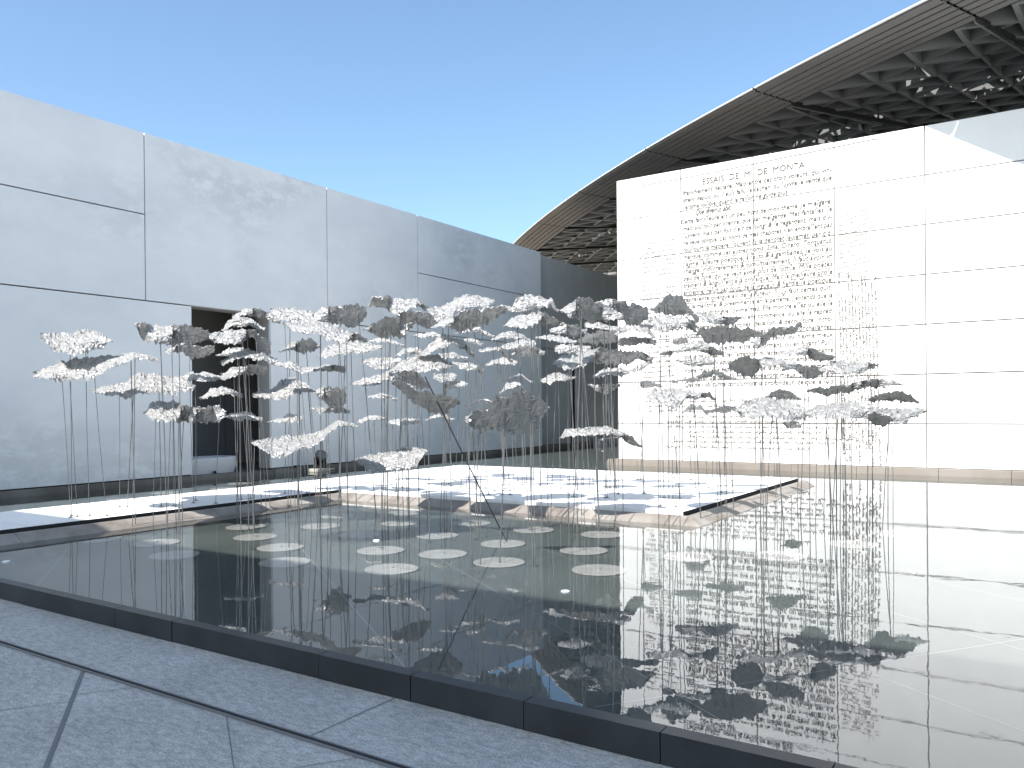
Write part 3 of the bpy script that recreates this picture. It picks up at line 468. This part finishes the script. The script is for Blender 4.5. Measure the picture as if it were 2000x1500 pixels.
# floodlight on its plate in the far pool
fl = empty('floodlight', (-14.75, 14.05, 0), 'black stage floodlight on a pale plate beside the long wall', 'floodlight')
fx, fy = -14.78, 14.05
b = MB(); b.box(fx-.16, fx+.16, fy-.24, fy+.2, .005, .075); b.box(fx-.03, fx+.03, fy+.2, fy+.46, .02, .045); b.build('plate', M['pale_plate'], fl)
b = MB(); b.box(fx-.11, fx+.11, fy-.13, fy+.13, .076, .14); b.build('base', M['black'], fl)
b = MB()
for s in (-1,1): b.beam((fx, fy+s*.165, .12), (fx, fy+s*.155, .35), .06, .03, V((0,1,0)))
b.beam((fx, fy-.165, .15), (fx, fy+.165, .15), .05, .025); b.build('yoke', M['black'], fl)
b = MB(); ax = V((.62,-.25,.55)).normalized(); c0 = V((fx,fy,.33))
b.tube([c0-ax*.16, c0-ax*.12, c0+ax*.05, c0+ax*.06, c0+ax*.13], [.08,.125,.135,.15,.15], 20); b.build('lamp_head', M['black'], fl, smooth=False)
b = MB(); b.tube([c0+ax*.1305, c0+ax*.136], .125, 20); b.build('lens', M['lens'], fl)
cb = MB(); cb.tube([(-15.05, 13.45+.02*math.cos(t)*4, .13+.02*abs(math.sin(t*1.7))) if False else (-15.06+.03*math.sin(t*2.1), 13.5+.13*math.cos(t), .14+.018*math.sin(t*1.3)) for t in [i*.5 for i in range(26)]], .012, 6)
tag(cb.build('cable', M['black'], loc=(-15.06,13.5,.12)), 'small black cable coiled on the wall ledge near the floodlight', 'cable')

# passage wall, set back and under the dome
pw = empty('passage_wall', (-15.6, 32, 0), 'passage wall painted dark for the shade under the dome, beyond the long wall', 'wall')
rr = [(25.36,60,3.75,7.2),(25.36,28.1,.13,3.75),(28.6,60,.13,3.75)]
panels(rr, -15.55, .12, M['passage_shade_plaster'], 'panel', pw)
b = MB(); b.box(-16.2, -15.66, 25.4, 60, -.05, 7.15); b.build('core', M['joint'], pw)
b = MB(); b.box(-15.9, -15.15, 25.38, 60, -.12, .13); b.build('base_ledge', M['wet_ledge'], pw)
b = MB(); b.box(-15.14, -14.85, 29.5, 31.6, .20, .27); b.box(-15.14,-15.0,29.5,31.6,-.1,.199); b.build('bench_slab', M['tub'], pw)
bd = empty('far_building', (-8, 42, 0), 'dark block closing the passage under the dome', 'building')
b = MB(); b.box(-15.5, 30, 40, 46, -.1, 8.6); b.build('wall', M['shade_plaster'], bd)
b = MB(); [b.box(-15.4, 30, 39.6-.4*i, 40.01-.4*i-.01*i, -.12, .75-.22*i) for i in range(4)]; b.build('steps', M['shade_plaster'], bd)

# ------------------------------------------------------------------ inscribed wall
TY, TT = 19.4, 7.43
tw = empty('inscribed_wall', (-4, TY, 0), 'tall sunlit white stone wall engraved with a page of old French text', 'wall')
vx = [-9.33,-7.57,-5.76,-3.95,-2.13,-.32,1.5,3.3,5.1,6.9]; hz = [.15,1.09,2.15,3.21,4.27,5.33,6.38,TT]
panels([(a, c, z0, z1) for a, c in zip(vx, vx[1:]) for z0, z1 in zip(hz, hz[1:])], TY, .12, M['text_stone'], 'panel', tw, 'y') if False else None
G = .013
panels([(a, c, z0, z1) for a, c in zip(vx, vx[1:]) for z0, z1 in zip(hz, hz[1:])], TY, .12, M['text_stone'], 'panel', tw, 'y')
b = MB(); b.box(-9.315, 6.9, TY+.06, TY+3.0, -.05, TT-.012); b.build('core', mat('joint_stone', (.20,.18,.16), .9), tw)
b = MB()
lx = [-9.72,-8.6,-6.9,-5.2,-3.5,-1.9,-.6,.9,2.6,4.4,6.9]
for a, c in zip(lx, lx[1:]): b.box(a+(.22 if a==-9.72 else .004), c-.004, TY-.16, TY+.3, -.12, .148)
b.add([(-9.504,TY-.16,-.12),(-9.504,TY-.16,.148),(-9.504,TY+.3,.148),(-9.504,TY+.3,-.12),(-9.72,TY-.02,-.12),(-9.72,TY-.02,.03),(-9.6,TY-.05,.148),(-9.6,TY+.2,.148),(-9.72,TY+.2,.03),(-9.72,TY+.2,-.12)],
      [(0,1,6,5,4),(1,2,7,6),(6,7,8,5),(5,8,9,4),(2,3,9,8,7)])
b.build('base_ledge', M['ledge'], tw)

TEXT = ["franchement declaré, Mais entre ces trois voleurs, qui vin-", "drent depuis, où il euſt fallu ſe cacher, ou ſuyvre le vérité que", "j'eſtime loiſible, quand la raiſon ne guide plus.", "",
"Cette farciſſeure eſt un peu hors de mon theme. Je m'eſgare:", "mais pluſtoſt par licence, que par meſgarde: Mes fantaſies, ſe", "ſuyvent: mais par fois c'eſt de loing: & ſe regardent, mais d'v-",
"ne veue oblique. Les noms de mes chapitres n'en embraſſent pas", "touſiours la matiere: ſouvent ils la denotét ſeulemét, par q'q'", "marque, comme ces autres noms, Sylla, Cicero, Torquatus,",
"J'ayme l'alleure poetique, à ſauts & à gambades, Je vois au", "change, indiſcretement & tumultuairement, Il faut avoir vn", "peu de folie, qui ne veut avoir plus de ſottiſe, Mille poëtes",
"trainent & languiſſent à la proſaïque, Mais la meilleure proſe", "ancienne, reluit par tout, de la vigueur & hardieſſe poetique,", "repreſente quelque air de ſa fureur. Il luy faut certes quit-",
"ter la maiſtriſe, & preeminence en la parlerie, J'entends que la", "matiere ſe diſtingue ſoy-meſmes, Elle montre aſſez où elle ſe", "change, où elle conclud, où elle commence, où elle ſe repréd,",
"ſans l'entrelaſſer de parolles, deliaiſon, & decouſture, intro-", "duictes pour le ſervice des oreilles foibles, ou nonchallantes,", "& ſans me gloſer moy-meſme. Qui eſt celuy, qui n'ayme mieux",
"n'eſtre pas leu, que de l'eſtre en dormant, ou en fuyant? Puiſ-", "que ie ne puis arreſter l'attention du lecteur par le poids, mance", "manco male, s'il aduient que ie l'arreſte par mon embrouilleure,",
"Voire, mais il ſe repentira apres de la confuſion des humeurs", "à y porter deſdain, Ils m'en eſtimeront mieux, ce que ie dis", "Qui de l'obſcurité conclurront la profondeur, ce que ie ſuis"]
def text_mesh(items, name, mt, parent, ext=.016):
    mb = MB()
    dg = None
    cus = []
    for (s, x0, x1, z, size, shear, fit) in items:
        cu = bpy.data.curves.new('t', 'FONT'); cu.body = s; cu.size = size; cu.shear = shear; cu.extrude = 0; cu.resolution_u = 2; cu.offset = OFFS
        o = bpy.data.objects.new('t', cu); COL.objects.link(o); cus.append((o, cu, x0, x1, z, fit))
    bpy.context.view_layer.update(); dg = bpy.context.evaluated_depsgraph_get()
    for (o, cu, x0, x1, z, fit) in cus:
        me = bpy.data.meshes.new_from_object(o.evaluated_get(dg))
        if len(me.vertices) == 0: continue
        xmax = max(v.co.x for v in me.vertices); kx = (x1-x0)/xmax if fit else 1
        vs = [(x0+v.co.x*kx, TY-.0005, z+v.co.y) for v in me.vertices]
        front = [(x, TY-ext, zz) for x, _, zz in vs]
        nv = len(vs); fs = [tuple(p.vertices) for p in me.polygons]
        cnt = {}
        for f in fs:
            for i in range(len(f)):
                e = (f[i], f[(i+1) % len(f)]); cnt[e] = 1
        side = [(a, c_, c_+nv, a+nv) for (a, c_) in cnt if (c_, a) not in cnt]
        mb.add(vs+front, [tuple(i+nv for i in f) for f in fs] + side)
        bpy.data.meshes.remove(me)
    for (o, cu, *_r) in cus: bpy.data.objects.remove(o); bpy.data.curves.remove(cu)
    return mb.build(name, mt, parent)
OFFS = 0
text_mesh([("ESSAIS  DE  M.  DE  MONTA.", -7.02, -4.55, 6.96, .21, .05, True)], 'heading', M['letter_shade'], tw)
its = []
for i, s in enumerate(TEXT):
    if s:
        x1 = -4.0
        if s.startswith("j'eſtime"): x1 = -4.95
        its.append((s, -7.52 + (.0 if i != 4 else -.06), x1, 6.765-.1765*i, .172, .22, True))
text_mesh(its, 'printed_text', M['letter_shade'], tw)
text_mesh([("Que diverſus abit", -7.2, -6.3, 6.765-.1765*3, .20, .5, True)], 'handwritten_line', M['letter_shade'], tw)
rnd = random.Random(11)
def scribble(mb, x0, z0, dx, dz, length, size, wd):     # one line of cursive handwriting
    t = 0; pts = []; ux = V((dx, 0, dz)).normalized(); uz = V((-ux.z, 0, ux.x)); k = 0
    pen = []
    while t < length:
        wl = rnd.uniform(.12, .38); e = min(length, t+wl); pen = []
        while t < e:
            hgt = size*rnd.choice((.45,.5,.55,.6,1.1,1.25,-.5)); base = rnd.uniform(-.05,.05)*size
            o = V((x0, 0, z0)) + ux*t
            pen += [o+uz*base, o+ux*size*.22+uz*hgt, o+ux*size*.33+uz*(base)]
            t += size*rnd.uniform(.42, .62)
        for p, q in zip(pen, pen[1:]):
            d = q-p
            if d.length < 1e-5: continue
            n_ = V((-d.z, 0, d.x)).normalized()*wd*rnd.uniform(.35,.75)
            y0_, y1_ = TY-.0005, TY-.010
            A = [p-n_, q-n_, q+n_, p+n_]
            mb.add([(v.x, y0_, v.z) for v in A]+[(v.x, y1_, v.z) for v in A], [(4,5,6,7)[::-1],(0,1,5,4),(2,3,7,6),(1,2,6,5),(3,0,4,7)])
        t += rnd.uniform(.04, .09)
nb = MB()
for i in range(13): scribble(nb, -8.64+rnd.uniform(0,.08), 5.65-.118*i+(.0), 1, .05, rnd.uniform(.8,.98), .055, .0065)
for i in range(22): scribble(nb, -8.62+rnd.uniform(0,.15), 4.0-.125*i, 1, .04, rnd.uniform(.6,.95), .05, .008)
nb.build('margin_note', M['scribble'], tw)
nb = MB()
for i in range(14): scribble(nb, -3.90+rnd.uniform(0,.05), 5.72-.105*i, 1, .14, rnd.uniform(.6,.8), .055, .0065)
for i in range(12): scribble(nb, -3.88+.068*i, 5.0+rnd.uniform(-.6,.2)-.5, .02, -1, rnd.uniform(3.6,4.2), .038, .0055)
nb.build('margin_note', M['scribble'], tw)
nb = MB()
for i in range(10): scribble(nb, -7.4+rnd.uniform(-.9,.1), 1.62-.125*i, 1, rnd.uniform(-.004,.006), rnd.uniform(3.0,4.2), .055, .008)
for i in range(7): scribble(nb, -7.45, 5.12-.1765*i, 1, 0, 3.4 if i < 5 else 2.4, .045, .006)
nb.build('margin_note', M['scribble'], tw)
b = MB()   # engraved page outline
cyc = [(-8.66,4.2),(-8.66,7.12),(-8.64,7.17),(-8.58,7.19),(-6.76,7.215),(-6.72,7.19),(-6.68,7.22),(-3.1,7.33),(-3.06,7.31),(-3.06,7.22)]
for p, q in zip(cyc, cyc[1:]): b.beam((p[0],TY-.004,p[1]), (q[0],TY-.004,q[1]), .008 if True else 0, .022, V((0,1,0)))
b.build('page_outline', M['scribble'], tw)

# ------------------------------------------------------------------ dome canopy (a horizontal circle of 86.5 m radius, rim 9.3 m up)
DC, DR, DZ0 = V((40.85, 92.87, 0)), 86.49, 9.32
dm = empty('dome_canopy', (0, 30, 9), 'huge shallow grey metal dome canopy with lattice underside', 'dome')
def dp(inn, ang, z): a = R(ang); return V((DC.x+(DR-inn)*math.cos(a), DC.y+(DR-inn)*math.sin(a), z))
A0, A1, SEAM = -152.0, -88.0, -122.75
seams = [SEAM+3.28*k for k in range(-9, 11)]
b = MB(); g = MB(); lip = MB()
nseg = 0
prof = [(0.0,9.30),(.02,9.22)]
nb_ = 6
# soffit boards: from the lip (inset 0, z 9.25) to the inner edge (inset 1.3, z 9.15)
S0, S1 = (.02, 9.26), (1.30, 9.13)
def sof(t): return (S0[0]+(S1[0]-S0[0])*t, S0[1]+(S1[1]-S0[1])*t)
st = .41
k = 0; a = A0
angs = []
for s0, s1 in zip(seams, seams[1:]):
    nn = 8; angs.append([s0+.02+(s1-s0-.04)*i/nn for i in range(nn+1)])
for seg in angs:
    for a0_, a1_ in zip(seg, seg[1:]):
        for j in range(nb_):
            t0 = [0,.20,.36,.52,.68,.84][j]+.02; t1 = [.20,.36,.52,.68,.84,1][j]-.02
            (i0, z0), (i1, z1) = sof(t0), sof(t1)
            b.quad(dp(i0,a0_,z0), dp(i0,a1_,z0), dp(i1,a1_,z1), dp(i1,a0_,z1))
            b.quad(dp(i0,a0_,z0), dp(i0,a0_,z0+.05), dp(i0,a1_,z0+.05), dp(i0,a1_,z0)); b.quad(dp(i1,a0_,z1), dp(i1,a1_,z1), dp(i1,a1_,z1+.05), dp(i1,a0_,z1+.05))
        g.quad(dp(0.0,a0_,9.31), dp(0,a1_,9.31), dp(1.3,a1_,9.19), dp(1.3,a0_,9.19))
        g.quad(dp(1.31,a0_,9.14), dp(1.31,a0_,9.9), dp(1.31,a1_,9.9), dp(1.31,a1_,9.14))
        lip.quad(dp(-.035,a0_,9.305), dp(-.035,a1_,9.305), dp(-.02,a1_,9.332), dp(-.02,a0_,9.332)); lip.quad(dp(-.02,a0_,9.332), dp(-.02,a1_,9.332), dp(1.3,a1_,9.80), dp(1.3,a0_,9.80))
        lip.quad(dp(-.035,a0_,9.30), dp(.01,a0_,9.295), dp(.01,a1_,9.295), dp(-.035,a1_,9.30))
b.build('rim_board', M['dome_metal'], dm); g.build('rim_backing', M['dome_groove'], dm); lip.build('rim_lip', M['dome_lip'], dm)
zl = lambda inn: 9.13+.13*(inn-1.3)
fr_ = MB()
ST = .785; AN0 = -122.17
ringin = [1.33, 2.55] + [2.55+1.25*i for i in range(1, 26)]
def nodes(i):
    off = (ST/2 if i % 2 else 0); return [AN0+off+ST*k for k in range(-38, 42)]
for i, inn in enumerate(ringin):
    z = zl(inn); na = nodes(i)
    if i > 0:
        for a_, c_ in zip(na, na[1:]): fr_.beam(dp(inn,a_,z+.17), dp(inn,c_,z+.17), .07, .28 if i < 3 else .2)
    if i+1 < len(ringin):
        zz = zl(ringin[i+1]); nb2 = nodes(i+1)
        for k in range(len(na)-1):
            if i % 2 == 0: t_ = (nb2[k], nb2[k-1] if k else nb2[k])
            else: t_ = (nb2[k], nb2[k+1])
            for q in t_: fr_.beam(dp(inn,na[k],z+.17), dp(ringin[i+1],q,zz+.17), .10 if i < 2 else .06, .34 if i < 2 else .2)
fr_.build('lower_lattice', M['dome_frame'], dm)
# denser layers above, of randomly turned bars
up_ = MB(); rnd = random.Random(5)
for layer, (dz_, cell, wd, hh) in enumerate(((.75,.95,.05,.18),(1.35,.85,.06,.14),(1.95,.8,.08,.10))):
    inn = 3.0
    while inn < 33:
        z = zl(inn)+min(dz_, .30*(inn-.7)*(dz_/1.95)+.1)
        nA = int((A1-A0)*math.pi/180*(DR-inn)/cell)
        for k in range(nA):
            an = A0+(A1-A0)*(k+rnd.random()*.5)/nA
            if not -142 < an < -104: continue
            c0_ = dp(inn, an, z); th = rnd.choice((0,60,120,30,90,150))+an
            for q in range(2 if layer < 2 else 3):
                tt = R(th+q*60); d_ = V((math.cos(tt), math.sin(tt), 0))*cell*.75
                up_.beam(c0_-d_, c0_+d_, wd, hh)
        inn += cell
up_.build('upper_lattice', M['dome_frame'], dm)
sk = MB(); rnd = random.Random(8)
inn = 1.3
while inn < 40:
    st_ = .7; z0, z1 = zl(inn)+min(2.3,.30*inn+.3), zl(inn+st_)+min(2.3,.30*(inn+st_)+.3)
    nA = int(R(A1-A0)*(DR-inn)/.8)
    for k in range(nA):
        a_, c_ = A0+(A1-A0)*k/nA, A0+(A1-A0)*(k+1)/nA
        if inn > 2.1 and (rnd.random() < .04 or noise.noise(V((inn*.55, k*.42, 3))) > .30): continue
        sk.quad(dp(inn,a_,z0), dp(inn+st_,a_,z1), dp(inn+st_,c_,z1), dp(inn,c_,z0))
    inn += st_
sk.build('cladding', M['dome_skin'], dm)
for s_ in seams:
    if not -140 < s_ < -104: continue
    sm = MB(); sm.beam(dp(1.2,s_,9.12), dp(9,s_-1.6,zl(9)-.02), .05, .10)
    sm.beam(dp(1.28,s_-.06,9.10), dp(6,s_-1.1,zl(6)-.04), .03, .05, mi=1)
    sm.build('seam_bar', [M['dome_groove'], M['dome_frame']], dm)

# unseen slab added behind the viewer, on columns, to shade near paving and water
bb = empty('added_shade_canopy', (0, -5, GZ), 'unseen flat slab on columns added behind the viewer to shade the paving', 'canopy')
HB = 10.15
b = MB(); b.box(-14.5, 6, -7.8, -3, HB-.02, HB+.25); b.build('shade_slab', M['plaster'], bb)
for x in (-13, 5):
    b = MB(); b.box(x-.3, x+.3, -6.2, -5.6, GZ, HB-.03); b.build('column', M['plaster'], bb)

# ------------------------------------------------------------------ pale discs under water
DISC = [(154,991),(236,976),(324,962),(367,967),(437,954),(469,944),(532,947),(192,1052),(306,1059),(341,1083),(315,1030),(500,1010),(480,1028),(499,1048),(548,1068),(556,1097),(591,992),
(626,1027),(658,1007),(700,1043.5),(744,1074),(765,1110),(756,990),(791,1001),(781,1021),(854,1045),(865,1081),(921,1000),(921,1021),(982,1061),(975,1097),(1042,1034),(1154,1017),(1176,1043),(1140,1074),(1170,1112),
(1345,1086),(1524,1084),(1749,1042),(1666,1062)]
DL = ["disc in the far pool nearest the frame's outer edge", "disc in the far pool before the blank wall, second outward", "disc in the far pool before the blank wall, farther of a close pair", "disc in the far pool before the blank wall, nearer of a close pair",
"disc in the far pool just before the doorway tub", "disc in the far pool deepest towards the doorway", "disc in the far pool between doorway and floodlight", "disc under the dark water beside the platform's long arm",
"disc under water out from the doorway's reflection, brighter of two", "faint shaded disc under water out from the doorway's reflection", "faint disc tucked under the long arm's stone edge", "disc beside the long arm, inside the doorway's reflection, topmost",
"disc inside the doorway's reflection, second from the long arm", "disc inside the doorway's reflection, third from the long arm", "disc at the doorway reflection's far edge, bright", "faint disc below the doorway reflection's bright one",
"faint disc against the long arm near the platform's inner corner", "disc two steps out from the platform's inner corner", "disc one step out from the platform's inner corner", "disc with a white fringe reflected over it",
"large disc beside the small white float", "large half-shaded disc closest to the kerb in the middle pool", "disc touching the platform edge beyond the first shadow on it", "disc second from the platform edge beyond the first edge shadow",
"disc with reflected white sheet across it", "disc mid pool with a single rod, above a fainter one", "dim large disc mid pool below one with a single rod", "disc half hidden under the platform's front edge by the big shadow",
"clear oval disc just out from the big edge shadow", "bright disc immediately above the brightest one", "brightest large disc of the pool, one rod at its centre", "disc above and beyond the brightest pair, near the corner reflection",
"disc by the platform edge next to the inscribed wall's reflection", "disc crossed by many rods next to the inscribed wall's reflection", "large greyish disc crossed by rods before the inscribed wall's reflection", "large disc cut by the inscribed wall's reflected edge",
"faint disc within the reflected lettering, first of three", "faint disc within the reflected lettering, second of three", "white disc under the blank panels' reflection", "faint disc within the reflected lettering, third of three"]
DP = []
for (x, y), lb in zip(DISC, DL):
    p = onz(x, y, -.085); DP.append(p)
    b = MB(); b.lathe([(.258,-.0995),(.265,-.095),(.265,-.088),(.258,-.084),(.02,-.084),(.018,-.070),(.0,-.070)], p.x, p.y, 36)
    tag(b.build('submerged_disc', M['disc'], loc=(p.x,p.y,-.0995)), lb, 'disc', 'round stone discs on the pool floor')
for (x, y), lb in zip(((12,1096),(1104,1154),(1783,1115),(735,1055)), ("small white float at the pool's dark outer corner", "small white float below the large greyish disc", "small white float on the blank panels' reflection", "small white float among the discs mid pool")):
    p = onz(x, y, .008); b = MB(); b.lathe([(.028,-.01),(.036,0),(.036,.007),(.03,.011),(0,.012)], p.x, p.y, 16)
    tag(b.build('pool_float', M['float'], loc=(p.x,p.y,0)), lb, 'float', 'little white floats in the pool')

# ------------------------------------------------------------------ crumpled sheets on rods
def rid(p, o):       # ridged noise: paper creases
    s = 0; a = 1; tot = 0
    for k in range(3):
        s += a*(1-abs(noise.noise(p*o*(2.1**k)+V((k*17.3, 5.1, 2.2))))*2.2); tot += a; a *= .55
    return s/tot-.55
TONE = {'L': 1.0, 'M': .30, 'D': -.75}
def base_z(p):
    if PX0 < p.x < PX1-.1 and p.y < PY0: return PT
    if PX0 < p.x < PXR-.1 and PY0+.1 <= p.y < PY1: return PT
    return -.096
def sculpture(idx, rec):
    zone, sts, tones, rods, dep, label = rec
    ox, oy, s = ZF[zone]; rn = random.Random(100+idx)
    S = [[float(t) for t in q.split(',')] for q in sts.split(';')]
    S = [(ox+a/s, oy+t/s, oy+c/s, TONE[tones[i]]) for i, (a, t, c) in enumerate(S)]
    wpx = S[-1][0]-S[0][0]; ymid = sum(q[1] for q in S)/len(S)
    d = dep or min(15.5, max(9.2, .30*1250/wpx+.62*12.0 + rn.uniform(-.4,.4)))
    def interp(x):
        for p, q in zip(S, S[1:]):
            if x <= q[0]: break
        t = min(1, max(0, (x-p[0])/(q[0]-p[0]))); t2 = t*t*(3-2*t)*.5+t*.5
        return [p[k]+(q[k]-p[k])*t2 for k in (1,2,3)]
    mpp = d/F
    bdep = min(.80, max(.40, wpx*mpp*.72))
    nu = max(22, int(wpx*.9)); nv = 26
    skew = rn.uniform(-.9, .9)
    sd = V((idx*7.7, idx*3.1, idx*1.7)); vs = []; fs = []
    def surf(u, v, crump=True):
        x = S[0][0]-4+(wpx+8)*u; yt, yb, tn = interp(x)
        yt -= .3; yb += .3
        edge = math.sin(math.pi*min(1, max(0, u)))**.35
        q = V((u*wpx*mpp, v*bdep, 0))
        if crump:
            e1 = noise.noise(V((q.x*14, v*3, 1))+sd); e2 = noise.noise(V((q.x*38, v*5, 9))+sd)
            hgt = (yb-yt)
            yt += (e1*.12+e2*.07)*hgt+e2*2.2; yb += (e1*.10-e2*.09)*hgt-e2*2.8
            x += (noise.noise(V((v*6, u*3, 4))+sd))*wpx*.03*(1 if (u < .12 or u > .88) else .3)
        y = yt+(yb-yt)*v
        off = bdep*tn*(.5-v)*edge
        off += .06*math.sin(math.pi*v)*(-1 if tn > 0 else .4)*edge
        p = at(x, y, d+off)
        if crump:
            am = AMP*edge*min(1.0, .35+(yb-yt)*mpp/.12)
            n1 = rid(V((q.x, q.y, .3))+sd, 7.5); n2 = noise.noise(V((q.x*19, q.y*19, 3))+sd); n3 = rid(V((q.x, q.y*1.2, 2.3))+sd, 17)
            fade = .45+.55*math.sin(math.pi*v)
            p += V((0,0,1))*am*fade*(n1*1.0+n2*.5+n3*.35) + fw*am*1.1*(noise.noise(V((q.x*16, q.y*16, 8))+sd)+.5*n3)
            ca, sa = math.cos(skew), math.sin(skew); qa, qb = q.x*ca-q.y*sa, q.x*sa+q.y*ca
            n4 = (1-abs(noise.noise(V((qa*6, qb*21, 5.3))+sd)))**5; n5 = (1-abs(noise.noise(V((qa*3.2, qb*11, 7.3))+sd)))**6
            p -= (V((0,0,1))*.85-fw*.5)*(n4*.014+n5*.026-.012)*edge*(1.7 if tn < 0 else 1)
            p += rt*am*.5*noise.noise(V((q.x*15, q.y*15, 14))+sd)
        return p
    for i in range(nu+1):
        for j in range(nv+1): vs.append(surf(i/nu, j/nv))
    for i in range(nu):
        for j in range(nv):
            a = i*(nv+1)+j; fs += [(a, a+1, a+nv+2), (a, a+nv+2, a+nv+1)] if (i+j) % 2 else [(a, a+1, a+nv+1), (a+1, a+nv+2, a+nv+1)]
    RX = [ox+float(t)/s for t in rods.split(',')]
    if rn.random() < .25 and wpx > 55: RX.append(S[0][0]+wpx*rn.uniform(.2,.8))
    c = surf(.5, .5, False); bz = base_z(c)
    root = empty('sheet_sculpture', (c.x, c.y, bz), label, 'sculpture', 'crumpled sheets standing on thin rods')
    mb = MB(); mb.add(vs, fs); mb.build('sheet', M['sheet'], root)
    for x in RX:
        u = min(.97, max(.03, (x-S[0][0])/wpx)); top = surf(u, .45, False)
        lean = rn.choice((0,.01,-.01,.02,-.025,.05,-.05,.075))*(top.z-0)
        if idx == 32 and x > 840: foot = at(990, 1010, 9.6); foot.z = 0
        else: foot = top + rt*lean + fw*rn.uniform(-.1,.1)
        if foot.x < -14.9: foot.x = -14.9
        foot.z = base_z(foot)
        if idx == 32 and x > 840: top = at(830, 735, 9.6)
        mid = (top+foot)/2 + rt*rn.uniform(-.012,.012)
        rb = MB(); rad = rn.choice((.0045,.0054,.0064))
        if idx == 32 and x > 840: rad = .008
        rb.tube([top+V((0,0,-.005)), mid, foot], rad, 6)
        rb.lathe([(.035,foot.z),(.035,foot.z+.006),(.012,foot.z+.008),(.011,foot.z+.02)], foot.x, foot.y, 10)
        rb.build('rod', M['black'] if idx == 32 and rad == .008 else M['rod'], root)
    return root
AMP = .013
for i, rec in enumerate(K): sculpture(i, rec)
